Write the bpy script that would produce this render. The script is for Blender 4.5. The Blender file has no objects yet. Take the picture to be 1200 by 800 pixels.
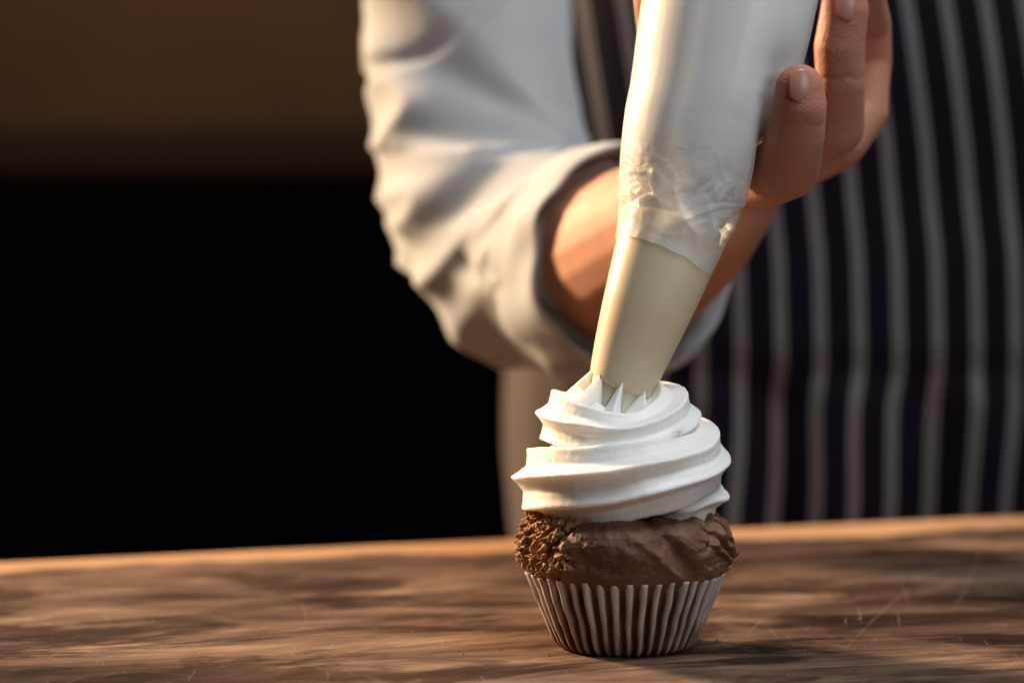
import bpy, bmesh, math, random
import numpy as np
from mathutils import Vector, Matrix, noise
R = math.radians
random.seed(7)
sc = bpy.context.scene
COL = sc.collection

# ------------------------------------------------------------------ camera
F = 85.0 / 36.0 * 1200.0                    # focal length in photograph pixels
DEPTH0 = 0.80                               # camera to cupcake
PITCH = math.atan(133.0 / F)
cam = bpy.data.cameras.new('camera'); camo = bpy.data.objects.new('camera', cam); COL.objects.link(camo)
cam.lens = 85; cam.sensor_width = 36; cam.clip_start = 0.05; cam.clip_end = 50
Fd = Vector((0, math.cos(PITCH), -math.sin(PITCH)))
Ud = Vector((0, math.sin(PITCH), math.cos(PITCH)))
Rd = Vector((1, 0, 0))
_ray0 = Fd + Rd * ((732 - 600) / F) - Ud * ((757 - 400) / F)
CAM = -_ray0 * DEPTH0                       # cupcake foot stands at the origin
camo.location = CAM
camo.rotation_euler = (R(90) - PITCH, 0, 0)
cam.dof.use_dof = True; cam.dof.focus_distance = 0.785; cam.dof.aperture_fstop = 5.8
cam.dof.aperture_blades = 0
sc.camera = camo

def P(px, py, D):
    """point seen at photograph pixel px,py, D metres in front of the camera"""
    return CAM + (Fd + Rd * ((px - 600) / F) - Ud * ((py - 400) / F)) * D
def G(px, py):
    r = Fd + Rd * ((px - 600) / F) - Ud * ((py - 400) / F)
    return CAM + r * (-CAM.z / r.z)

# ------------------------------------------------------------------ world and lamps
w = bpy.data.worlds.new('World'); sc.world = w; w.use_nodes = True
bgn = w.node_tree.nodes['Background']
bgn.inputs[0].default_value = (0.55, 0.62, 0.75, 1); bgn.inputs[1].default_value = 0.03

def area(name, loc, target, size, power, color, sy=None, spread=180):
    l = bpy.data.lights.new(name, 'AREA'); l.energy = power; l.color = color
    l.shape = 'RECTANGLE'; l.size = size; l.size_y = sy or size; l.spread = R(spread)
    o = bpy.data.objects.new(name, l); COL.objects.link(o); o.location = loc
    o.rotation_euler = (Vector(target) - Vector(loc)).to_track_quat('-Z', 'Y').to_euler()
    return o
area('low_sun_window', (-2.12, 1.62, 1.22), (0.0, 0.05, 0.06), 0.42, 32, (1.0, 0.70, 0.43), spread=60)
area('overhead_fill', (0.55, -0.35, 1.75), (0.05, 0.15, 0.05), 0.9, 25, (0.90, 0.96, 1.0), 0.7)  # cool fill from overhead, its source unseen
area('front_fill', (1.5, -1.6, 0.8), (0.1, 0.1, 0.15), 0.9, 12.5, (0.88, 0.94, 1.0), 0.9)  # added fill that lifts the shadows from the front right, no window known
area('wall_fill', (-0.55, 2.9, 1.45), (-0.85, 4.4, 0.95), 0.25, 2.3, (1.0, 0.60, 0.28), spread=95)  # added to brighten the brown wall, no lamp known there

sc.view_settings.view_transform = 'Standard'; sc.view_settings.look = 'None'
sc.view_settings.exposure = 0; sc.view_settings.gamma = 1
sc.render.engine = 'CYCLES'
sc.cycles.use_denoising = True
sc.cycles.max_bounces = 10; sc.cycles.transparent_max_bounces = 12
sc.cycles.sample_clamp_indirect = 6

# ------------------------------------------------------------------ material helpers
def newmat(name):
    m = bpy.data.materials.new(name); m.use_nodes = True
    nt = m.node_tree; return m, nt, nt.nodes['Principled BSDF']
def N(nt, t, **kw):
    n = nt.nodes.new(t)
    for k, v in kw.items():
        if k in n.inputs.keys(): n.inputs[k].default_value = v
        else: setattr(n, k, v)
    return n
def L(nt, a, b): nt.links.new(a, b)
def ramp(nt, fac, stops, interp='LINEAR'):
    r = nt.nodes.new('ShaderNodeValToRGB'); r.color_ramp.interpolation = interp
    e = r.color_ramp.elements
    while len(e) < len(stops): e.new(0.5)
    for k, (p, c) in enumerate(stops):
        e[k].position = p; e[k].color = (*c, 1) if len(c) == 3 else c
    L(nt, fac, r.inputs[0]); return r.outputs[0]
def mixc(nt, fac, a, b, blend='MIX'):
    m = nt.nodes.new('ShaderNodeMix'); m.data_type = 'RGBA'; m.blend_type = blend
    for s, v in ((0, fac), (6, a), (7, b)):
        if hasattr(v, 'links'): L(nt, v, m.inputs[s])
        else: m.inputs[s].default_value = v if s == 0 else (*v, 1)
    return m.outputs[2]
def coords(nt, scale=(1, 1, 1), which='Object'):
    t = nt.nodes.new('ShaderNodeTexCoord'); m = nt.nodes.new('ShaderNodeMapping')
    m.inputs['Scale'].default_value = scale; L(nt, t.outputs[which], m.inputs[0]); return m.outputs[0]
def nz(nt, vec, scale, detail=4, rough=0.55, dist=0.0):
    n = N(nt, 'ShaderNodeTexNoise'); n.inputs['Scale'].default_value = scale
    n.inputs['Detail'].default_value = detail; n.inputs['Roughness'].default_value = rough
    n.inputs['Distortion'].default_value = dist; L(nt, vec, n.inputs['Vector']); return n.outputs[0]
def bump(nt, h, bsdf, strength, dist, prev=None):
    b = nt.nodes.new('ShaderNodeBump'); b.inputs['Strength'].default_value = strength
    b.inputs['Distance'].default_value = dist; L(nt, h, b.inputs['Height'])
    if prev is not None: L(nt, prev, b.inputs['Normal'])
    L(nt, b.outputs[0], bsdf.inputs['Normal']); return b.outputs[0]

def mat_wood():
    m, nt, b = newmat('old_oiled_wood')
    big = coords(nt, (1.0, 3.2, 1.0)); fine = coords(nt, (1.0, 16.0, 1.0))
    tone = nz(nt, big, 9.0, 8, 0.66, 0.8)
    grain = nz(nt, fine, 20.0, 9, 0.7, 0.3)
    c = ramp(nt, tone, [(0.30, (0.062, 0.035, 0.025)), (0.43, (0.122, 0.072, 0.049)), (0.55, (0.205, 0.130, 0.088)), (0.72, (0.40, 0.265, 0.175))])
    g = ramp(nt, grain, [(0.30, (0.62, 0.58, 0.56)), (0.52, (1, 1, 1)), (0.75, (1.25, 1.18, 1.08))])
    c = mixc(nt, 1.0, c, g, 'MULTIPLY')
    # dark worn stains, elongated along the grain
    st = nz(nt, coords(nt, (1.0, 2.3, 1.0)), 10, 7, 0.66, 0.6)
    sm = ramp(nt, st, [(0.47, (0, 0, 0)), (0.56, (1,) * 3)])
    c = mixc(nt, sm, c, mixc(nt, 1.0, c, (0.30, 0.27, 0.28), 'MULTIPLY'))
    shade_nz = nz(nt, coords(nt, (1.0, 1.7, 1.0)), 4.6, 6, 0.60, 0.5)  # broad soft patches: cast shadow painted into the wood colour
    shade_mask = ramp(nt, shade_nz, [(0.44, (0, 0, 0)), (0.57, (1, 1, 1))])
    c = mixc(nt, shade_mask, c, mixc(nt, 1.0, c, (0.40, 0.38, 0.42), 'MULTIPLY'))
    # sunlight painted in as a paler strip along the far edge, edge of the board is at local y = 0
    tc = nt.nodes.new('ShaderNodeTexCoord'); sp = nt.nodes.new('ShaderNodeSeparateXYZ'); L(nt, tc.outputs['Object'], sp.inputs[0])
    wob = nz(nt, coords(nt, (1.0, 1.0, 1.0)), 9.0, 4, 0.6)
    ad = N(nt, 'ShaderNodeMath', operation='MULTIPLY_ADD'); L(nt, wob, ad.inputs[0]); ad.inputs[1].default_value = 0.085; L(nt, sp.outputs[1], ad.inputs[2])
    em = ramp(nt, ad.outputs[0], [(0.0, (0, 0, 0)), (0.012, (1, 1, 1))])
    sunlit = mixc(nt, 1.0, mixc(nt, tone, (0.36, 0.20, 0.11), (0.52, 0.31, 0.17)), g, 'MULTIPLY')
    c = mixc(nt, em, c, sunlit)
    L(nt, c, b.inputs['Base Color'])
    rr = ramp(nt, nz(nt, big, 30, 4), [(0.3, (0.62,) * 3), (0.7, (0.85,) * 3)]); L(nt, rr, b.inputs['Roughness'])
    b.inputs['Specular IOR Level'].default_value = 0.04
    n1 = bump(nt, grain, b, 0.6, 0.0014)
    bump(nt, nz(nt, big, 60, 3), b, 0.2, 0.001, n1)
    return m

def simple(name, col, rough=0.5, sss=0.0, rad=(1, 1, 1), sscale=0.005, spec=0.5, sheen=0.0):
    m, nt, b = newmat(name)
    b.inputs['Base Color'].default_value = (*col, 1); b.inputs['Roughness'].default_value = rough
    b.inputs['Specular IOR Level'].default_value = spec
    if sss:
        b.inputs['Subsurface Weight'].default_value = sss
        b.inputs['Subsurface Radius'].default_value = rad; b.inputs['Subsurface Scale'].default_value = sscale
    if sheen: b.inputs['Sheen Weight'].default_value = sheen
    return m, nt, b

def mat_cream():
    m, nt, b = simple('whipped_cream', (0.87, 0.855, 0.81), 0.42, 0.55, (1.0, 0.86, 0.66), 0.0032, 0.35)
    h = nz(nt, coords(nt), 300, 5, 0.65); h2 = nz(nt, coords(nt), 1500, 3, 0.6)
    n1 = bump(nt, h, b, 0.16, 0.0008); bump(nt, h2, b, 0.2, 0.0004, n1)
    return m
def mat_cake():
    m, nt, b = simple('chocolate_cake', (0.1, 0.04, 0.02), 0.5, 0.05, (1.0, 0.4, 0.2), 0.001, 0.3)
    at = N(nt, 'ShaderNodeAttribute', attribute_name='crumbly')
    v = coords(nt)
    n1 = nz(nt, v, 260, 6, 0.65)
    smooth = ramp(nt, nz(nt, v, 70, 5, 0.6), [(0.3, (0.100, 0.044, 0.026)), (0.7, (0.195, 0.093, 0.060))])
    rough = ramp(nt, n1, [(0.32, (0.10, 0.040, 0.016)), (0.5, (0.32, 0.165, 0.075)), (0.72, (0.55, 0.34, 0.16))])
    c = mixc(nt, at.outputs['Fac'], smooth, rough); L(nt, c, b.inputs['Base Color'])
    rr = ramp(nt, at.outputs['Fac'], [(0, (0.56,) * 3), (1, (0.8,) * 3)]); L(nt, rr, b.inputs['Roughness'])
    p = bump(nt, n1, b, 0.35, 0.0012); bump(nt, nz(nt, v, 1300, 3), b, 0.25, 0.0004, p)
    return m
def mat_paper():
    m, nt, b = simple('greaseproof_paper', (0.5, 0.4, 0.35), 0.6, 0, spec=0.35)
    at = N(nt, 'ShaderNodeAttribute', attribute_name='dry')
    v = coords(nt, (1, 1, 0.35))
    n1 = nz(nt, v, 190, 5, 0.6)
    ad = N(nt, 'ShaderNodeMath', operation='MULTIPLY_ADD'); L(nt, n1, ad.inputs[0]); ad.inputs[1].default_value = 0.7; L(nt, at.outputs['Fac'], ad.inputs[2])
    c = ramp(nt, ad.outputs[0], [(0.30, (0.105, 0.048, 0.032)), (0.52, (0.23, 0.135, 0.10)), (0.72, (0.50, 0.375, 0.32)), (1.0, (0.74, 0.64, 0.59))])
    L(nt, c, b.inputs['Base Color'])
    tr = N(nt, 'ShaderNodeBsdfTranslucent'); L(nt, c, tr.inputs[0])
    mx = N(nt, 'ShaderNodeMixShader'); mx.inputs[0].default_value = 0.25
    L(nt, b.outputs[0], mx.inputs[1]); L(nt, tr.outputs[0], mx.inputs[2])
    L(nt, mx.outputs[0], nt.nodes['Material Output'].inputs[0])
    bump(nt, nz(nt, coords(nt), 900, 3), b, 0.2, 0.0003)
    return m
def mat_film():
    m, nt, b = simple('thin_piping_film', (0.86, 0.885, 0.90), 0.38, 0, spec=0.5)
    b.inputs['Coat Weight'].default_value = 0.12; b.inputs['Coat Roughness'].default_value = 0.16
    v = coords(nt, (1, 1, 0.10)); p = bump(nt, nz(nt, v, 90, 3, 0.5), b, 0.16, 0.0012)
    p = bump(nt, nz(nt, coords(nt, (1, 1, 3)), 60, 3), b, 0.10, 0.0012, p)
    cr = nz(nt, coords(nt, (1, 1, 1.6)), 42, 2, 0.4, 0.9); vv_ = ramp(nt, cr, [(0.40, (0, 0, 0)), (0.48, (1, 1, 1)), (0.55, (0.2,) * 3), (0.62, (0.9,) * 3)], 'EASE')
    at = N(nt, 'ShaderNodeAttribute', attribute_name='crumple'); cm = mixc(nt, at.outputs['Fac'], (0.5, 0.5, 0.5), vv_); bump(nt, cm, b, 0.34, 0.0012, p)
    t = N(nt, 'ShaderNodeBsdfTransparent'); tl = N(nt, 'ShaderNodeBsdfTranslucent'); tl.inputs[0].default_value = (0.8, 0.82, 0.84, 1)
    m1 = N(nt, 'ShaderNodeMixShader'); m1.inputs[0].default_value = 0.25; L(nt, b.outputs[0], m1.inputs[1]); L(nt, tl.outputs[0], m1.inputs[2])
    m2 = N(nt, 'ShaderNodeMixShader'); pk = nz(nt, coords(nt, (1, 1, 1.5)), 62, 2, 0.45, 1.1); pr = ramp(nt, pk, [(0.50, (0, 0, 0)), (0.545, (1, 1, 1))]); pm = mixc(nt, at.outputs['Fac'], (0, 0, 0), pr)
    mr = N(nt, 'ShaderNodeMapRange'); mr.inputs[3].default_value = 0.36; mr.inputs[4].default_value = 0.80; L(nt, pm, mr.inputs[0])
    m2 = m2; L(nt, mr.outputs[0], m2.inputs[0]); L(nt, m1.outputs[0], m2.inputs[1]); L(nt, t.outputs[0], m2.inputs[2])
    L(nt, m2.outputs[0], nt.nodes['Material Output'].inputs[0])
    return m
def mat_skin():
    m, nt, b = simple('skin', (0.52, 0.27, 0.17), 0.6, 0.22, (1.0, 0.35, 0.18), 0.004, 0.3)
    v = coords(nt)
    c = ramp(nt, nz(nt, v, 38, 5, 0.6), [(0.3, (0.40, 0.178, 0.108)), (0.7, (0.50, 0.245, 0.152))]); 
    at = N(nt, 'ShaderNodeAttribute', attribute_name='flush')
    c = mixc(nt, at.outputs['Fac'], c, (0.48, 0.16, 0.125)); L(nt, c, b.inputs['Base Color'])
    vo = N(nt, 'ShaderNodeTexVoronoi'); vo.inputs['Scale'].default_value = 900; L(nt, v, vo.inputs['Vector'])
    p = bump(nt, vo.outputs[0], b, 0.3, 0.0004); bump(nt, nz(nt, v, 240, 5, .65), b, 0.34, 0.0008, p)
    return m
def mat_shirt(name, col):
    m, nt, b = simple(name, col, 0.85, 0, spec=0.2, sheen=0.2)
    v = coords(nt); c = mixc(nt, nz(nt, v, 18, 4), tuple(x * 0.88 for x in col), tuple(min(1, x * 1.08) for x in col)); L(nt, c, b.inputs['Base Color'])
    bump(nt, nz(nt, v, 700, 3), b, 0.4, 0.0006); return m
def mat_apron():
    m, nt, b = simple('striped_apron_cloth', (0.02, 0.02, 0.03), 0.9, 0, spec=0.08)
    uv = N(nt, 'ShaderNodeUVMap', uv_map='UVMap'); sp = N(nt, 'ShaderNodeSeparateXYZ'); L(nt, uv.outputs[0], sp.inputs[0])
    fr = N(nt, 'ShaderNodeMath', operation='FRACT'); L(nt, sp.outputs[0], fr.inputs[0])
    s = ramp(nt, fr.outputs[0], [(0.34, (0, 0, 0)), (0.38, (1, 1, 1)), (0.47, (1, 1, 1)), (0.49, (0.35,) * 3), (0.51, (0.35,) * 3), (0.53, (1, 1, 1)), (0.62, (1, 1, 1)), (0.66, (0, 0, 0))])
    wv = nz(nt, coords(nt), 500, 3)
    navy = mixc(nt, wv, (0.003, 0.0027, 0.0065), (0.0075, 0.0065, 0.013)); st = mixc(nt, wv, (0.12, 0.105, 0.11), (0.19, 0.17, 0.178))
    L(nt, mixc(nt, s, navy, st), b.inputs['Base Color']); bump(nt, wv, b, 0.3, 0.0006); return m

M = dict(wood=mat_wood(), cream=mat_cream(), cake=mat_cake(), paper=mat_paper(), film=mat_film(), skin=mat_skin(),
         shirt=mat_shirt('cream_linen_shirt', (0.375, 0.39, 0.41)), hem=mat_shirt('dark_brown_cloth', (0.052, 0.030, 0.027)), apron=mat_apron())
M['scratch'] = simple('scratched_wood_fibre', (0.34, 0.25, 0.18), 0.7)[0]
M['nail'] = simple('fingernail', (0.46, 0.215, 0.165), 0.32, 0.25, (1, .4, .3), 0.002, 0.5)[0]
M['nozzle'] = simple('nozzle_plastic', (0.80, 0.63, 0.42), 0.36, 0.35, (1.0, 0.75, 0.45), 0.006, 0.5)[0]
M['tooth'] = simple('nozzle_tip_plastic', (0.95, 0.82, 0.50), 0.30, 0.5, (1.0, 0.8, 0.3), 0.006, 0.5)[0]
M['yolk'] = simple('yellow_zest', (0.75, 0.52, 0.03), 0.4)[0]
M['crumb'] = simple('cake_crumb', (0.25, 0.115, 0.05), 0.8)[0]
M['gold'] = simple('gold', (0.85, 0.55, 0.2), 0.25)[0]; M['gold'].node_tree.nodes['Principled BSDF'].inputs['Metallic'].default_value = 1
def mat_wall(name, c0, c1):
    m, nt, b = simple(name, c0, 0.8)
    L(nt, mixc(nt, nz(nt, coords(nt, (1, 1, 3)), 2.2, 5), c0, c1), b.inputs['Base Color']); return m
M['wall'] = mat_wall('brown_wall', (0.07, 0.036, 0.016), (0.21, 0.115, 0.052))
M['wall_fade'] = mat_wall('half_dark_brown', (0.030, 0.015, 0.007), (0.060, 0.032, 0.016))
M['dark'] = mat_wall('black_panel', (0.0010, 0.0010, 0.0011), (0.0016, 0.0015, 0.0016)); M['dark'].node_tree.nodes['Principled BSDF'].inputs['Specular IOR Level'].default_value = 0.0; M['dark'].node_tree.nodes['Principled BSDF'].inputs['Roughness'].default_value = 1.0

# ------------------------------------------------------------------ object helpers
def tag(o, label=None, cat=None, group=None, kind=None):
    for k, v in (('label', label), ('category', cat), ('group', group), ('kind', kind)):
        if v: o[k] = v
    return o
def empty(name, loc=(0, 0, 0)):
    o = bpy.data.objects.new(name, None); COL.objects.link(o); o.location = loc; o.empty_display_size = 0.01; return o
def mesh(name, verts, faces, mat, parent=None, smooth=True, attrs=None, uv=None):
    """verts are world positions; a parent's own location is taken off"""
    me = bpy.data.meshes.new(name)
    me.from_pydata([tuple(v) for v in verts], [], faces); me.update()
    if smooth: me.polygons.foreach_set('use_smooth', [True] * len(me.polygons))
    if mat: me.materials.append(mat)
    for an, vals in (attrs or {}).items():
        a = me.attributes.new(an, 'FLOAT', 'POINT'); a.data.foreach_set('value', np.asarray(vals, dtype=np.float32))
    if uv is not None:
        l = me.uv_layers.new(name='UVMap'); idx = np.empty(len(me.loops), dtype=np.int32); me.loops.foreach_get('vertex_index', idx)
        l.data.foreach_set('uv', np.asarray(uv, dtype=np.float32)[idx].ravel())
    o = bpy.data.objects.new(name, me); COL.objects.link(o)
    if parent:
        o.parent = parent
        base = Vector((0, 0, 0)); q = parent
        while q: base += Vector(q.location); q = q.parent
        o.location = -base
    return o
def grid_faces(nu, nv, closed_v=True, cap0=False, cap1=False):
    f = []
    mv = nv if closed_v else nv - 1
    for i in range(nu - 1):
        for j in range(mv):
            k = (j + 1) % nv
            f.append((i * nv + j, i * nv + k, (i + 1) * nv + k, (i + 1) * nv + j))
    if cap0: f.append(tuple(range(nv))[::-1])
    if cap1: f.append(tuple((nu - 1) * nv + j for j in range(nv)))
    return f
def crom(keys, t):
    """Catmull-Rom through keys (list of tuples), t in 0..len-1"""
    n = len(keys); i = min(int(t), n - 2); u = t - i
    p = [np.array(keys[min(max(i + k, 0), n - 1)], float) for k in (-1, 0, 1, 2)]
    return 0.5 * ((2 * p[1]) + (-p[0] + p[2]) * u + (2 * p[0] - 5 * p[1] + 4 * p[2] - p[3]) * u * u + (-p[0] + 3 * p[1] - 3 * p[2] + p[3]) * u ** 3)
_ico = None
def ico():
    global _ico
    if _ico is None:
        bm = bmesh.new(); bmesh.ops.create_icosphere(bm, subdivisions=3, radius=1)
        _ico = (np.array([v.co[:] for v in bm.verts]), [tuple(v.index for v in f.verts) for f in bm.faces]); bm.free()
    return _ico
def blob(chains, voxel, smooth_it):
    """one continuous surface round chains of (point, radius): returns numpy verts, faces"""
    iv, fc = ico(); V = []; Fc = []; n = 0
    for ch in chains:
        for (a, ra), (b, rb) in zip(ch[:-1], ch[1:]):
            a, b = np.array(a), np.array(b); d = np.linalg.norm(b - a)
            k = max(2, int(d / (0.16 * min(ra, rb))) + 1)
            for s in np.linspace(0, 1, k):
                V.append(iv * (ra + (rb - ra) * s) + a + (b - a) * s)
                Fc += [tuple(x + n for x in q) for q in fc]; n += len(iv)
    V = np.concatenate(V)
    me = bpy.data.meshes.new('tmp'); me.from_pydata(V.tolist(), [], Fc); o = bpy.data.objects.new('tmp', me); COL.objects.link(o)
    r = o.modifiers.new('r', 'REMESH'); r.mode = 'VOXEL'; r.voxel_size = voxel
    s = o.modifiers.new('s', 'SMOOTH'); s.iterations = smooth_it; s.factor = 0.5
    e = o.evaluated_get(bpy.context.evaluated_depsgraph_get()); m2 = e.to_mesh()
    out = np.empty(len(m2.vertices) * 3); m2.vertices.foreach_get('co', out); out = out.reshape(-1, 3)
    nr = np.empty(len(m2.vertices) * 3); m2.vertices.foreach_get('normal', nr); nr = nr.reshape(-1, 3)
    fs = [tuple(p.vertices) for p in m2.polygons]
    e.to_mesh_clear(); bpy.data.objects.remove(o); bpy.data.meshes.remove(me)
    return out, nr, fs
def fbm(v, s, o=4): return noise.fractal(Vector(v) * s, 1.0, 2.0, o)

# ------------------------------------------------------------------ setting: dark room far behind
def slab(name, x0, x1, y0, y1, z0, z1, mat, parent=None, bev=0):
    bm = bmesh.new(); bmesh.ops.create_cube(bm, size=1)
    for v in bm.verts: v.co = Vector(((x0 + x1) / 2 + v.co.x * (x1 - x0), (y0 + y1) / 2 + v.co.y * (y1 - y0), (z0 + z1) / 2 + v.co.z * (z1 - z0)))
    if bev: bmesh.ops.bevel(bm, geom=bm.edges[:], offset=bev, segments=3, affect='EDGES')
    me = bpy.data.meshes.new(name); bm.to_mesh(me); bm.free(); me.materials.append(mat)
    o = bpy.data.objects.new(name, me); COL.objects.link(o)
    if parent: o.parent = parent
    return o
zt = P(0, 200, 4.9).z; zm = P(0, 150, 4.95).z
tag(slab('wall', -3.6, 3.6, 4.25, 4.35, zt - 0.4, zt + 1.6, M['wall']), kind='structure')
tag(slab('wall_fade_strip', -3.6, 3.6, 4.16, 4.22, zt - 0.3, zm, M['wall_fade']), kind='structure')  # added half-dark strip; puts the brown-to-black fade into colour
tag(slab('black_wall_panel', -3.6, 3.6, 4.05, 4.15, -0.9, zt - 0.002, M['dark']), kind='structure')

# ------------------------------------------------------------------ wooden table
E0, E1 = G(0, 657), G(1200, 603)
yaw = math.atan2(E1.y - E0.y, E1.x - E0.x)
table = empty('wooden_table', G(600, 630)); table.rotation_euler = (0, 0, yaw)
tag(table, 'old brown wooden table top with dark stains and fine scratches under the cupcake', 'table')
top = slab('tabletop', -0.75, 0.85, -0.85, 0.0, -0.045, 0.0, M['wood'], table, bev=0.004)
sv, sf = [], []
def scratch(x, y, ang, ln, wd, bend=0.0):
    n = max(3, int(ln / 0.004)); b = len(sv)
    d = np.array((math.cos(ang), math.sin(ang))); nn = np.array((-d[1], d[0]))
    for i in range(n):
        t = i / (n - 1); p = np.array((x, y)) + d * ln * t + nn * bend * ln * math.sin(math.pi * t) + nn * random.uniform(-1, 1) * 0.00005
        h = wd * 0.5 * math.sin(math.pi * min(max(t, 0.08), 0.92)) * random.uniform(0.7, 1.2)
        for s in (-1, 1): sv.append((*(p + nn * h * s), 0.00010))
    for i in range(n - 1): sf.append((b + 2 * i, b + 2 * i + 2, b + 2 * i + 3, b + 2 * i + 1))
for k in range(900):
    a = random.choice([R(75), R(95), R(60), R(120), R(150), R(20)]) + random.uniform(-.25, .25)
    scratch(random.uniform(-0.26, 0.30), random.uniform(-0.45, -0.16), a, random.choice([random.uniform(.002, .009), random.uniform(.004, .016), random.uniform(.01, .03)]), random.uniform(.00007, .00014), random.uniform(-.02, .02))
Minv = (Matrix.Translation(table.location) @ Matrix.Rotation(yaw, 4, 'Z')).inverted()
for (x0, y0, x1, y1) in [(1155, 610, 1098, 760), (1040, 655, 1075, 735), (875, 745, 905, 715), (900, 735, 915, 752), (1050, 715, 1055, 740), (1005, 710, 1010, 735), (435, 740, 480, 765), (352, 705, 362, 735), (515, 745, 520, 765), (990, 760, 1130, 640), (1140, 655, 1112, 735)]:
    a, b = Minv @ G(x0, y0), Minv @ G(x1, y1); d = b - a
    scratch(a.x, a.y, math.atan2(d.y, d.x), d.length * .8, 0.00013, .01)
so = mesh('scratch', sv, sf, M['scratch']); so.parent = table; tag(so, kind='stuff')

# ------------------------------------------------------------------ cupcake
cup = empty('cupcake', (0, 0, 0))
tag(cup, 'chocolate cupcake in a pleated paper case topped with a tall swirl of white whipped cream', 'cupcake')
def case():
    npl, per, nz_ = 42, 10, 26
    V = []; dry = []
    nv = npl * per
    for i in range(nz_):
        t = i / (nz_ - 1); z = 0.0004 + 0.0248 * t
        rr = 0.0220 + 0.0093 * t ** 0.95
        amp = 0.0008 + 0.0011 * t
        for j in range(nv):
            ph = j / per; k = int(ph)
            random.seed(k * 13 + 5); jit = random.uniform(-.12, .12); wa = random.uniform(0.6, 1.3); hz = random.uniform(-1, 1); kink = random.uniform(.15, .8); kb = random.uniform(-.25, .25)
            f = (ph - k); tri = 1 - abs(2 * f - 1)                       # 1 on the outer fold
            tri = min(1.0, max(0.0, (tri - .10) * 1.55)); tri = tri * tri * (3 - 2 * tri) * .6 + tri * .4
            phi = 2 * math.pi * (ph + jit * 0.0) / npl + 0.5 * math.pi / npl * kb * math.exp(-((t - kink) / .18) ** 2) * tri
            r = rr + amp * wa * (tri * 2 - 1) + 0.0004 * noise.noise(Vector((math.cos(phi) * 3, math.sin(phi) * 3, t * 4)))
            zz = z + (0.0003 * hz * tri + 0.0006 * noise.noise(Vector((phi * 2, 1, 1)))) * t
            if t < .12: r -= 0.0012 * (1 - t / .12) ** 2
            r += 0.00035 * noise.noise(Vector((phi * 9, t * 5, 3))); phi += 0.010 * noise.noise(Vector((phi * 7, t * 3.5, 8)))
            V.append((r * math.cos(phi), r * math.sin(phi), zz))
            wdt = 0.22 + 0.45 * t
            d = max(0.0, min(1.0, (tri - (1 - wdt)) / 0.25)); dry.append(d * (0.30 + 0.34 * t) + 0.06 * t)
    nb = len(V); fc = grid_faces(nz_, nv)
    V.append((0, 0, 0.0004)); dry.append(0)
    fc += [(nb, (j + 1) % nv, j) for j in range(nv)]
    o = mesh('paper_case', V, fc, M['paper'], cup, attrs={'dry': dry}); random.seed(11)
    s = o.modifiers.new('thickness', 'SOLIDIFY'); s.thickness = 0.00018; s.offset = -1
case()
def sstep(a, b, x): x = min(max((x - a) / (b - a), 0), 1); return x * x * (3 - 2 * x)
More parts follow.
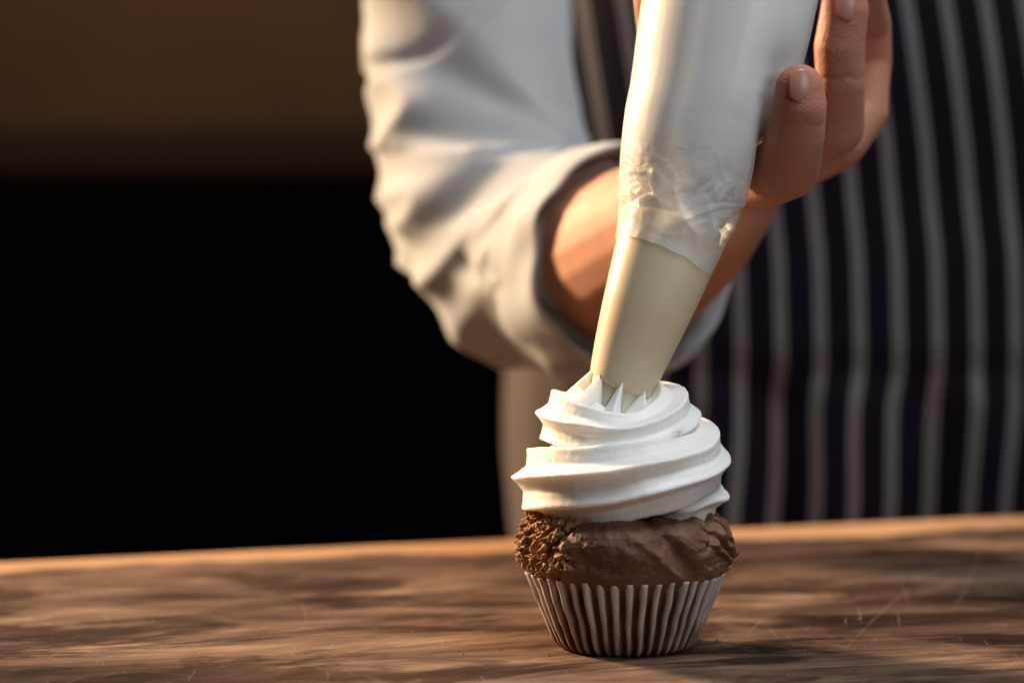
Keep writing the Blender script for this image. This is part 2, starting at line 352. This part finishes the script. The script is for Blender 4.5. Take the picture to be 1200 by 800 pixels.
def cake():
    keys = [(0.0195, 0.002), (0.0245, 0.012), (0.0292, 0.0215), (0.0322, 0.0250), (0.0340, 0.0290), (0.0346, 0.034), (0.0340, 0.0385), (0.0322, 0.0417), (0.0280, 0.0436), (0.018, 0.0446), (0.001, 0.0450)]
    nu, nv = 210, 640; V = []; cr = []
    for i in range(nu):
        r0, z0 = crom(keys, i / (nu - 1) * (len(keys) - 1))
        for j in range(nv):
            phi = 2 * math.pi * j / nv; deg = math.degrees(phi)
            c, s = math.cos(phi), math.sin(phi); p = Vector((r0 * c, r0 * s, z0))
            up = sstep(0.0225, 0.030, z0)
            wob = 9 * noise.noise(Vector((z0 * 200, 4, 1))) + 4 * noise.noise(Vector((z0 * 900, 7, 1)))
            # bare crust on the left, smooth glossy skin in front, folds on the right
            left = sstep(241 + wob, 227 + wob, deg) * sstep(95, 120, deg)
            right = sstep(300, 330, deg) + (1 - sstep(20, 60, deg)) if deg > 180 or deg < 60 else 0
            right = min(right, 1)
            lump = 0.0013 * noise.noise(p * 90) + 0.0007 * noise.noise(p * 210 + Vector((3, 1, 5)))
            q = Vector((phi * 0.034, z0 * 0.62, 0.0)); q = q + Vector((noise.noise(p * 160), noise.noise(p * 160 + Vector((9, 9, 9))), 0)) * 0.0030
            q.x -= (z0 - .034) * .5; q.x *= 1.5; dv, _ = noise.voronoi(Vector((q.x, q.y, 0.003)) * 150)
            cell = sstep(0.0, 0.30, dv[1] - dv[0])
            rn = 1 - abs(noise.noise(p * 420)) * 2
            dl = (cell - 0.75) * 0.0015 + 0.0006 * rn - 0.0034 * math.exp(-((deg - 211 - (z0 - .036) * 1500 + 4 * noise.noise(p * 200)) / 1.9) ** 2) - 0.0030 * math.exp(-((deg - 223 - (z0 - .036) * 1900 + 5 * noise.noise(p * 260)) / 1.6) ** 2) + 0.0015 * fbm(p, 480, 5)
            # diagonal splits on the right flank
            a = (deg - 330) if deg > 180 else deg + 30
            fold = 0
            for (fa, sl, wd, dp) in ((8, 2600, 2.2, .0026), (19, 1500, 2.5, .003), (-22, -2300, 3.5, .0024), (-8, 3200, 2.0, .0012), (27, -1200, 2, .0018)):
                x = a - fa + (z0 - 0.034) * sl + 5 * noise.noise(p * 220)
                fold -= dp * math.exp(-(x / wd) ** 2) - 0.0011 * math.exp(-((x - 2.6 * wd) / (1.6 * wd)) ** 2)
            rag = sstep(0.0335, 0.0285, z0 + 0.0012 * noise.noise(p * 300)) * right
            dr = fold * right * 0.9 + rag * (-0.0006 + 0.0013 * fbm(p, 480, 4))
            # long soft scoop in front
            g = ((deg - 292) / 11) ** 2 + ((z0 - 0.034 + (deg - 292) * 0.00035) / 0.0048) ** 2
            g2 = (deg - 299 - (0.034 - z0) * 1500) / 5.0
            g3 = (deg - 284 - (0.034 - z0) * 1900) / 4.0
            dfront = (1 - left) * (0.0009 - 0.0016 * math.exp(-g) - 0.0020 * math.exp(-g2 * g2) + 0.0011 * math.exp(-g3 * g3) + 0.0010 * noise.noise(p * 130 + Vector((2, 8, 3))) + 0.00035 * fbm(p, 420, 5) + 0.0008 * math.exp(-(((deg - 276) / 7) ** 2)) * sstep(.028, .036, z0) * 0.6)
            tot = up * (lump + left * dl + dr + dfront)
            nx = 1 if z0 < 0.04 else max(0.2, (0.0465 - z0) / 0.0065); nzv = 1 - nx * 0.8 if z0 > 0.04 else 0
            V.append((c * (r0 + tot * nx), s * (r0 + tot * nx), z0 + tot * nzv + up * 0.0011 * noise.noise(Vector((c * 2, s * 2, 7)))))
            cr.append(min(1, left * 1.0 + 0.45 * rag + 0.35 * right * (1 - math.exp(-abs(fold) / .0015))))
    mesh('cake', V, grid_faces(nu, nv, True, True, True), M['cake'], cup, attrs={'crumbly': cr})
cake()
def rock(name, c, s, mat, parent, seed):
    bm = bmesh.new(); bmesh.ops.create_icosphere(bm, subdivisions=2, radius=s)
    for v in bm.verts: v.co = v.co * (1 + 0.55 * noise.noise(v.co / s * 1.3 + Vector((seed, 0, 0)))) + Vector(c)
    V = [v.co[:] for v in bm.verts]; fc = [tuple(x.index for x in f.verts) for f in bm.faces]; bm.free()
    return mesh(name, V, fc, mat, parent, smooth=False)
rc = random.Random(4)
for k in range(16):
    ph = R(rc.uniform(-26, 6)); z = rc.uniform(0.026, 0.032); rr = 0.0338
    rock('crumb', (rr * math.cos(ph), rr * math.sin(ph), z), rc.uniform(.0004, .0009), M['crumb'], cup, 40 + k)
for k in range(9):
    ph = rc.uniform(0, 6.28); rr = rc.uniform(.026, .060)
    q = rock('crumb', (rr * math.cos(ph), rr * math.sin(ph) * .8, .0005), rc.uniform(.0003, .0007), M['crumb'], None, 70 + k); q.parent = table; q.matrix_parent_inverse = (Matrix.Translation(table.location) @ Matrix.Rotation(yaw, 4, 'Z')).inverted(); q['kind'] = 'stuff'
for k in range(26):
    ph = R(rc.uniform(178, 236)); z = rc.uniform(0.026, 0.046); rr = 0.0343 - max(0, z - 0.040) * 0.45
    rock('crumb', (rr * math.cos(ph), rr * math.sin(ph), z), rc.uniform(.0005, .0012), M['crumb'], cup, k)

def star(phi, n, amp, sharp=0.02):
    return 1 - amp * math.sqrt(math.sin(n * phi / 2) ** 2 + sharp) ** 0.9
def cream():
    keys = [(-58, .0185, .0472, .003), (-48, .0205, .0480, .0100), (-15, .0215, .0508, .0122), (30, .0224, .0522, .0140), (70, .0226, .0532, .0148), (120, .0226, .0538, .0150), (180, .0222, .0548, .0155), (230, .0215, .0558, .0156), (270, .0210, .0574, .0155), (315, .0208, .0592, .0155), (360, .0200, .0632, .0150),
            (405, .0180, .0668, .0146), (450, .0164, .0700, .0138), (495, .0172, .0728, .0136), (540, .0168, .0750, .0126), (585, .0160, .0718, .0114), (630, .0146, .0688, .0108), (675, .0138, .0716, .0120), (720, .0138, .0762, .0124), (760, .0120, .0788, .0106), (800, .0085, .0800, .0088), (845, .0045, .0790, .0065), (880, .0010, .0775, .004)]
    nu, nv = 900, 128; V = []
    for i in range(nu):
        t = i / (nu - 1) * (len(keys) - 1)
        th, rc_, z, r = crom(keys, t); a = R(th)
        er = Vector((math.cos(a), math.sin(a), 0)); C = Vector((math.cos(a) * rc_, math.sin(a) * rc_, z))
        C += Vector((-0.0010, 0, 0)) * max(0, (z - 0.06) / 0.02)
        tw = float(np.interp(th, [-60, 170, 360, 540, 720, 880], [-.3, 0, .80, 1.0, 1.7, 2.2])) + 0.12 * noise.noise(Vector((th / 90, 0.5, 3)))
        for j in range(nv):
            ph = 2 * math.pi * j / nv
            k = star(ph - tw, 8, 0.225 - 0.06 * sstep(300, 360, th) * sstep(440, 380, th), 0.012) * (1 + 0.03 * noise.noise(Vector((th / 25, math.cos(ph) * 2, math.sin(ph) * 2))) + 0.010 * noise.noise(Vector((th / 3.0, math.cos(ph) * 3, math.sin(ph) * 3))) + 0.008 * math.cos(24 * (ph - tw) + 2 * noise.noise(Vector((th / 40, 1, 1)))))
            k *= 1 + 0.10 * max(0, -math.sin(ph)) * 0.3
            x, zz = math.cos(ph) * r * k, math.sin(ph) * r * k * 0.93
            p = C + er * x + Vector((0, 0, zz)) 
            p += Vector((noise.noise(p * 90), noise.noise(p * 90 + Vector((5, 5, 5))), noise.noise(p * 90 + Vector((8, 1, 5))))) * 0.00035
            zmin = 0.0395
            if p.z < zmin: p.z = zmin + (p.z - zmin) * 0.3
            p.z += 0.0028 * sstep(-0.012, 0.030, p.x) * sstep(.068, .050, p.z) * sstep(0.0, -0.02, p.y) * sstep(.040, .046, p.z)
            V.append(p)
    o = mesh('whipped_cream', V, grid_faces(nu, nv, True, True, True), M['cream'], cup)
    return o
cream()
rock('lemon_zest', tuple(P(820, 537, 0.777)), .0008, M['yolk'], cup, 3)

# ------------------------------------------------------------------ piping bag
D0 = DEPTH0 - 0.002
bagp = [P(713, 492, D0), P(728, 447, D0), P(777, 305, D0 + .004), P(806, 200, D0 + .008), P(835, 100, D0 + .012), P(855, 0, D0 + .016), P(893, -170, D0 + .024), P(925, -310, D0 + .03)]
bag = empty('piping_bag', bagp[0]); tag(bag, 'clear plastic piping bag full of white cream held above the cupcake', 'piping bag')
ax = (bagp[2] - bagp[1]).normalized()
def frame(d):
    d = d.normalized(); s = d.cross(Fd).normalized(); f = s.cross(d).normalized()   # s: to the side, f: away from camera
    return s, f
px2m = DEPTH0 / F
def surf(name, keys, nu, nv, mat, disp=None, caps=(False, False), parent=bag, solid=0):
    """keys: (point, radius px); tube round them"""
    K = [(*p, r * px2m) for p, r in keys]; V = []; hh = []
    n = len(K) - 1
    for i in range(nu):
        t = i / (nu - 1) * n; c = crom(K, t); c2 = crom(K, min(t + .02, n)); c1 = crom(K, max(t - .02, 0))
        s, f = frame(Vector(c2[:3] - c1[:3])); C = Vector(c[:3])
        for j in range(nv):
            a = 2 * math.pi * j / nv; d = s * math.cos(a) + f * math.sin(a); r = c[3]
            q = C + d * r
            if disp: r += disp(q, a, i / (nu - 1), r)
            V.append(C + d * r); hh.append(math.exp(-(((C - bagp[2]).dot(ax) - .019) / .012) ** 2))
    o = mesh(name, V, grid_faces(nu, nv, True, *caps), mat, parent, attrs={'crumple': hh})
    if solid: m = o.modifiers.new('thickness', 'SOLIDIFY'); m.thickness = solid; m.offset = -1
    return o
# nozzle body
surf('nozzle', [(P(727.5, 449, D0), 35), (P(731, 440, D0), 36.6), (P(743, 404, D0 + .001), 42.5), (P(760, 355, D0 + .002), 49.5), (P(777, 305, D0 + .004), 55), (P(788, 262, D0 + .006), 55)], 60, 72, M['nozzle'], solid=.0011)
# pointed teeth of the star nozzle
sd, fd = frame(ax)
tipC = P(727, 450, D0)
for k in range(8):
    V = []; fc = []; a0 = 2 * math.pi * (k + 0.5) / 8
    nn = 9
    for lay, dr in enumerate((0, -.0008)):
        for i in range(nn):
            t = i / (nn - 1)
            half = (math.pi / 8) * (1 - t) * 0.99 + 0.02
            rad = (34.6 - 2 * t - 4 * t * t) * px2m + dr
            for j in (-1, 0, 1):
                a = a0 + half * j; V.append(tipC - ax * (t * 33 * px2m - .0002) + (sd * math.cos(a) + fd * math.sin(a)) * rad)
    for lay in range(2):
        for i in range(nn - 1):
            for j in range(2):
                b = lay * nn * 3 + i * 3 + j; q = (b, b + 1, b + 4, b + 3); fc.append(q if lay else q[::-1])
    for i in range(nn - 1):
        for j in (0, 2):
            b = i * 3 + j; b2 = b + nn * 3; q = (b, b + 3, b2 + 3, b2); fc.append(q if j == 0 else q[::-1])
    mesh('nozzle_tooth', V, fc, M['tooth'], bag, smooth=False)
# cream squeezed out between the teeth
V = []; nu, nv = 40, 192
for i in range(nu):
    t = i / (nu - 1); C = tipC + ax * (0.0015 - t * 0.0135)
    for j in range(nv):
        a = 2 * math.pi * j / nv; u = (a / (2 * math.pi) * 8) % 1; d = min(u, 1 - u) * 2      # 0 at slot centre
        fin = max(0, 1 - d / (0.12 + 0.80 * t)) ** 0.75
        r = (30 - 3 * t) * px2m + fin * (7 + 30 * t) * px2m
        V.append(C + (sd * math.cos(a) + fd * math.sin(a)) * r)
ext = mesh('extruded_cream', V, grid_faces(nu, nv, True, True, True), M['cream'], bag)
# film and filling
cr_v = Vector((0, 0, 0))
def filmdisp(q, a, t, r):
    h = (q - bagp[2]).dot(ax)                                            # metres above the film's lower edge
    streak = 0.00035 * noise.noise(Vector((math.cos(a) * 3, math.sin(a) * 3, h * 9))) + 0.0002 * noise.noise(Vector((math.cos(a) * 9, math.sin(a) * 9, h * 14)))
    cz = math.exp(-((h - 0.014) / 0.013) ** 2)
    w1 = abs(noise.noise(Vector((a * 1.5, h * 60, 2.0)) + Vector((noise.noise(q * 70), noise.noise(q * 70 + Vector((4, 4, 4))), 0)) * 0.9))
    w2 = abs(noise.noise(q * 260))
    return streak * 0.35 + cz * (0.0004 - 0.0009 * w1 ** 0.8) - 0.0001
FK = [(P(778, 298, D0 + .004), 60), (P(787, 272, D0 + .005), 65.5), (P(797, 236, D0 + .0065), 74), (P(806, 200, D0 + .008), 82.5), (P(820, 150, D0 + .010), 91.5), (P(835, 100, D0 + .012), 97.5), (P(855, 0, D0 + .016), 103.5), (P(876, -100, D0 + .020), 98), (P(893, -170, D0 + .024), 70), (P(905, -220, D0 + .026), 30), (P(915, -265, D0 + .028), 16), (P(930, -330, D0 + .032), 40)]
film = surf('plastic_film', FK, 260, 200, M['film'], filmdisp)
def press(o, clear):
    # fingers dent the soft bag
    me = o.data; n = len(me.vertices); co = np.empty(n * 3); me.vertices.foreach_get('co', co); co = co.reshape(-1, 3) + np.array(o.location) + np.array(bag.location)
    ch_ = [(np.array(P(a, b, d)), r) for a, b, d, r in ((898, 206, .835, .0112), (923, 196, .806, .0110), (933, 155, .794, .0096), (937, 125, .789, .0090), (937, 104, .788, .0080), (937, 92, .788, .0070))]
    A0, A1 = np.array(bagp[1]), np.array(bagp[5]); dd = A1 - A0; tt = ((co - A0) @ dd) / (dd @ dd); axp = A0 + tt[:, None] * dd
    inw = axp - co; inw /= np.linalg.norm(inw, axis=1)[:, None] + 1e-9
    push = np.zeros(n)
    for (p, ra), (q, rb) in zip(ch_[:-1], ch_[1:]):
        e = q - p; t = np.clip(((co - p) @ e) / (e @ e), 0, 1); dist = np.linalg.norm(co - (p + t[:, None] * e), axis=1); r = ra + (rb - ra) * t + clear
        k = 0.0035; push = np.maximum(push, k * np.logaddexp(0, (r - dist) / k))
    co += inw * np.minimum(push, .016)[:, None]
    co -= np.array(o.location) + np.array(bag.location); me.vertices.foreach_set('co', co.ravel()); me.update()
# ragged slanting lower hem of the film
me = film.data
for v in me.vertices[:200 * 14]:
    i = v.index // 200; j = v.index % 200; a = 2 * math.pi * j / 200
    k = (1 - i / 14.0) ** 1.5
    dz = -0.0014 * math.cos(a) + 0.0010 + 0.0010 * noise.noise(Vector((math.cos(a) * 2.2, math.sin(a) * 2.2, 9)))
    v.co -= ax * dz * k * 1.0
    v.co += (sd * math.cos(a) + fd * math.sin(a)) * 0.0003 * k
def filldisp(q, a, t, r):
    h = (q - bagp[2]).dot(ax)
    g = noise.noise(q * 110 + Vector((2.3, 1, 4))); cz = math.exp(-((h - 0.016) / 0.012) ** 2)
    return -0.0006 - cz * (0.0025 + max(0, g + 0.10) * 0.012)
surf('cream_filling', [(p, r - 2) for p, r in FK[:9]] , 160, 120, M['cream'], filldisp, caps=(True, True))
press(film, .0012); press(bpy.data.objects['cream_filling'], .0022)

# ------------------------------------------------------------------ person
Pc = P(985, 430, 1.37)
person = empty('person', (Pc.x, Pc.y, -0.5))
tag(person, 'person in a cream shirt and navy striped apron squeezing the piping bag', 'person')
def ch(*ks): return [(tuple(P(a, b, d)), r) for a, b, d, r in ks]
hand = [
    ch((560, 20, 1.17, .038), (590, 250, 1.12, .037), (632, 312, 1.085, .036)),                                   # upper arm in the sleeve
    ch((632, 312, 1.085, .038), (690, 306, 1.03, .038), (745, 300, .98, .0355), (800, 262, .925, .029), (838, 226, .885, .0235)),
    ch((838, 226, .885, .0235), (862, 175, .878, .022), (880, 120, .874, .018)),                                   # palm behind the bag
    ch((838, 226, .885, .021), (885, 178, .868, .018), (915, 120, .868, .016)),
    ch((838, 226, .885, .018), (800, 120, .872, .014), (786, 50, .852, .0115), (775, 0, .832, .0098), (782, -50, .82, .0088)),  # thumb to the left of the bag
    ch((860, 200, .868, .0125), (898, 206, .835, .0112), (923, 196, .806, .0110), (933, 155, .794, .0096), (937, 125, .789, .0090), (937, 104, .788, .0080)),
    ch((885, 165, .872, .013), (945, 165, .860, .0118), (978, 148, .850, .0106), (985, 98, .840, .0086), (984, 55, .836, .0089), (990, 12, .833, .0083), (990, -10, .832, .0074)),
    ch((895, 130, .890, .013), (960, 150, .890, .0115), (1005, 122, .892, .0112), (1014, 72, .886, .0098), (1015, 30, .880, .0092), (1006, -20, .855, .0082), (1003, -45, .853, .007)),
    ch((880, 170, .885, .013), (945, 180, .880, .0118), (983, 168, .875, .0098), (1012, 132, .882, .0092), (1018, 60, .885, .008)),
]
hv, hn, hf = blob(hand, 0.0009, 3)
# knuckle creases and a warmer flush on finger ends
creases = [((1028, 72, .858), (0.08, 1), .0007, .0007), ((1028, 78, .858), (0.08, 1), .0006, .0006), ((1028, 66, .858), (0.0, 1), .0004, .0006), ((935, 147, .785), (0.0, 1), .0004, .0007), ((986, 92, .832), (0.05, 1), .0004, .0007), ((930, 196, .808), (0.1, 1), .0003, .0007)]
for (c, dr, dep, wd) in creases:
    c = np.array(P(*c)); d = np.array(Rd * dr[0] - Ud * dr[1]); d /= np.linalg.norm(d)
    rel = hv - c; al = rel @ d; rad = np.linalg.norm(rel - np.outer(al, d), axis=1)
    wig = 0.0006 * np.sin(rel[:, 0] * 900)
    hv -= hn * (dep * np.exp(-((al + wig) / wd) ** 2) * np.exp(-(rad / .009) ** 2))[:, None]
flush = np.zeros(len(hv))
for c, r in (((938, 105, .782), .010), ((990, 5, .83), .011), ((1026, 75, .862), .008), ((925, 205, .797), .009)):
    flush += 0.75 * np.exp(-(np.linalg.norm(hv - np.array(P(*c)), axis=1) / r) ** 2)
mesh('body', hv, hf, M['skin'], person, attrs={'flush': np.clip(flush, 0, 1)})
def nail(px, py, D, up, face, ln, wd):
    """curved plate; up: finger direction, face: outward normal"""
    C = P(px, py, D); up = up.normalized(); face = (face - up * face.dot(up)).normalized(); sd_ = up.cross(face)
    V = []; nu, nv = 12, 11; rad = 0.0090
    for i in range(nu):
        t = i / (nu - 1) * 2 - 1
        hw = wd * (1 - abs(t) ** 4.5 * 0.55) * (0.93 + 0.07 * t)
        for j in range(nv):
            s = j / (nv - 1) * 2 - 1; a = s * hw / rad
            endc = -0.0012 * (s * s) * (1 if t > 0 else -1) * abs(t)
            V.append(C + up * (t * ln + endc) + sd_ * math.sin(a) * rad + face * ((math.cos(a) - 1) * rad - 0.0010 * t * t + 0.0002))
    o = mesh('fingernail', V, grid_faces(nu, nv, False), M['nail'], person)
    m = o.modifiers.new('thickness', 'SOLIDIFY'); m.thickness = .0003; m.offset = -1
nail(941, 101, .7797, Ud + Rd * .02, -Fd * 1 + Rd * .25, .0060, .0054)
nail(995, 3, .8247, Ud + Rd * .02, -Fd * 1 + Rd * .20, .0066, .0058)

# sleeve with folds
slv = [ch((560, -260, 1.19, .054), (545, -60, 1.165, .049), (553, 90, 1.145, .050), (566, 200, 1.125, .050), (590, 268, 1.10, .051), (620, 306, 1.085, .050), (665, 305, 1.055, .048), (712, 305, 1.018, .046))]
vv, vn, vf = blob(slv, 0.0032, 14)
import mathutils
A_, B_, C_ = P(562, 60, 1.145), P(605, 320, 1.09), P(712, 312, 1.018)
disp = np.zeros(len(vv))
for i, p in enumerate(vv):
    q = Vector(p); f1 = (P(690, 170, 1.06) - q)
    # pleats that fan out from the inside of the elbow
    ang = math.atan2(f1.z, -f1.x * -1); rr = f1.length
    wv = noise.noise(Vector((math.atan2(-f1.z, -f1.x) * 3.6, q.y * 14, rr * 7)))
    w2 = noise.noise(Vector((q.x * 22, q.y * 20, q.z * 45)) + Vector((7, 2, 1)))
    disp[i] = 0.0052 * (1 - 2.0 * abs(wv) ** .85) + 0.0022 * w2
    disp[i] -= 0.003 + 0.0035 * math.exp(-(noise.noise(Vector((q.x * 8, q.y * 8, q.z * 15)) + Vector((1, 6, 2))) / .06) ** 2)
vv = vv + vn * disp[:, None]
mesh('shirt_sleeve', vv, vf, M['shirt'], person)
# rolled cuff: a doubled band round the forearm
cd = (P(752, 300, .975) - P(690, 316, 1.035)).normalized(); cs, cf_ = frame(cd)
V = []; prof = [(-.046, .0450), (-.042, .0485), (-.025, .0482), (-.010, .0470), (-.001, .0458), (.0010, .0450), (.0010, .0441), (-.003, .0434), (-.015, .0420), (-.034, .0410)]
nv = 120; cc = P(742, 303, .985); pk = 40
for i in range(pk):
    h, r = crom(prof, i / (pk - 1) * (len(prof) - 1))
    for j in range(nv):
        a = 2 * math.pi * j / nv; d = cs * math.cos(a) + cf_ * math.sin(a)
        rr = r * (1 + 0.03 * math.sin(2 * a + 1)) + 0.0030 * noise.noise(Vector((math.cos(a) * 2.2, math.sin(a) * 2.2, h * 45)))
        hh = h + 0.0035 * noise.noise(Vector((math.cos(a) * 1.3, math.sin(a) * 1.3, 4)))
        V.append(cc + cd * hh + d * rr)
mesh('rolled_cuff', V, grid_faces(pk, nv), M['shirt'], person)

# torso in dark brown cloth
def torso(z):      # half width, half depth
    t = (z - 0.0)
    return 0.178 + 0.012 * math.cos((z - .05) * 9), 0.125 + 0.006 * math.sin(z * 12)
V = []; nu, nv = 90, 160
for i in range(nu):
    z = -0.35 + 0.95 * i / (nu - 1); a_, b_ = torso(z)
    for j in range(nv):
        a = 2 * math.pi * j / nv; c, s = math.cos(a), math.sin(a)
        fo = 0.003 * noise.noise(Vector((a * 5, z * 3, 1))) + 0.003 * noise.noise(Vector((a * 2, z * 14, 5)))
        V.append((Pc.x + math.copysign(abs(c) ** .85, c) * (a_ + fo), Pc.y + math.copysign(abs(s) ** .85, s) * (b_ + fo), z))
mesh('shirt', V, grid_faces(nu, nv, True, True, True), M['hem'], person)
# apron: sheet laid over the front of the torso
zw = P(1000, 432, 1.235).z
def offx(z):
    py = 267 + (CAM.z - z) / 1.235 * F
    return np.interp(py, [-200, 0, 175, 300, 430, 590, 760], [1020, 1057, 1082, 1094, 1098, 1091, 1084]) * 1.235 / F
V = []; UV = []; nu, nv = 170, 260
for i in range(nu):
    z = -0.32 + 0.80 * i / (nu - 1); a_, b_ = torso(z)
    left = float(np.interp(z, [-.3, zw - .02, zw + .05, .20, .5], [R(240), R(238), R(214), R(210), R(215)]))
    for j in range(nv):
        a = left + (R(350) - left) * j / (nv - 1); c, s = math.cos(a), math.sin(a)
        off = 0.012
        below = sstep(zw + .002, zw - .02, z)
        off += 0.004 * noise.noise(Vector((a * 3, z * 5, 2))) + 0.0035 * noise.noise(Vector((a * 1.4, z * 16, 5)))
        off += below * 0.011 * noise.noise(Vector((a * 7, z * 3, 8)))
        off += 0.0015 * math.exp(-((z - zw - .012) / .010) ** 2) - 0.0008 * math.exp(-((z - zw + .004) / .005) ** 2)
        x = Pc.x + math.copysign(abs(c) ** .85, c) * (a_ + off); y = Pc.y + math.copysign(abs(s) ** .85, s) * (b_ + off)
        V.append((x, y, z))
        arc = x if s < -.55 else x
        kx = (x - offx(z) + (P(1093, 300, 1.235).x - P(0, 300, 1.235).x) * 0) 
        wob = 0.0016 * noise.noise(Vector((x * 6, z * 6, 9))) + below * 0.0060 * noise.noise(Vector((x * 14, z * 12, 3)))
        UV.append(((x + 600 * 1.235 / F - 0 + CAM.x * -1 - offx(z) + wob) / 0.0202 + 0.5, z))
ap = mesh('apron', V, grid_faces(nu, nv, False), M['apron'], person, uv=UV)
m = ap.modifiers.new('thickness', 'SOLIDIFY'); m.thickness = .0015
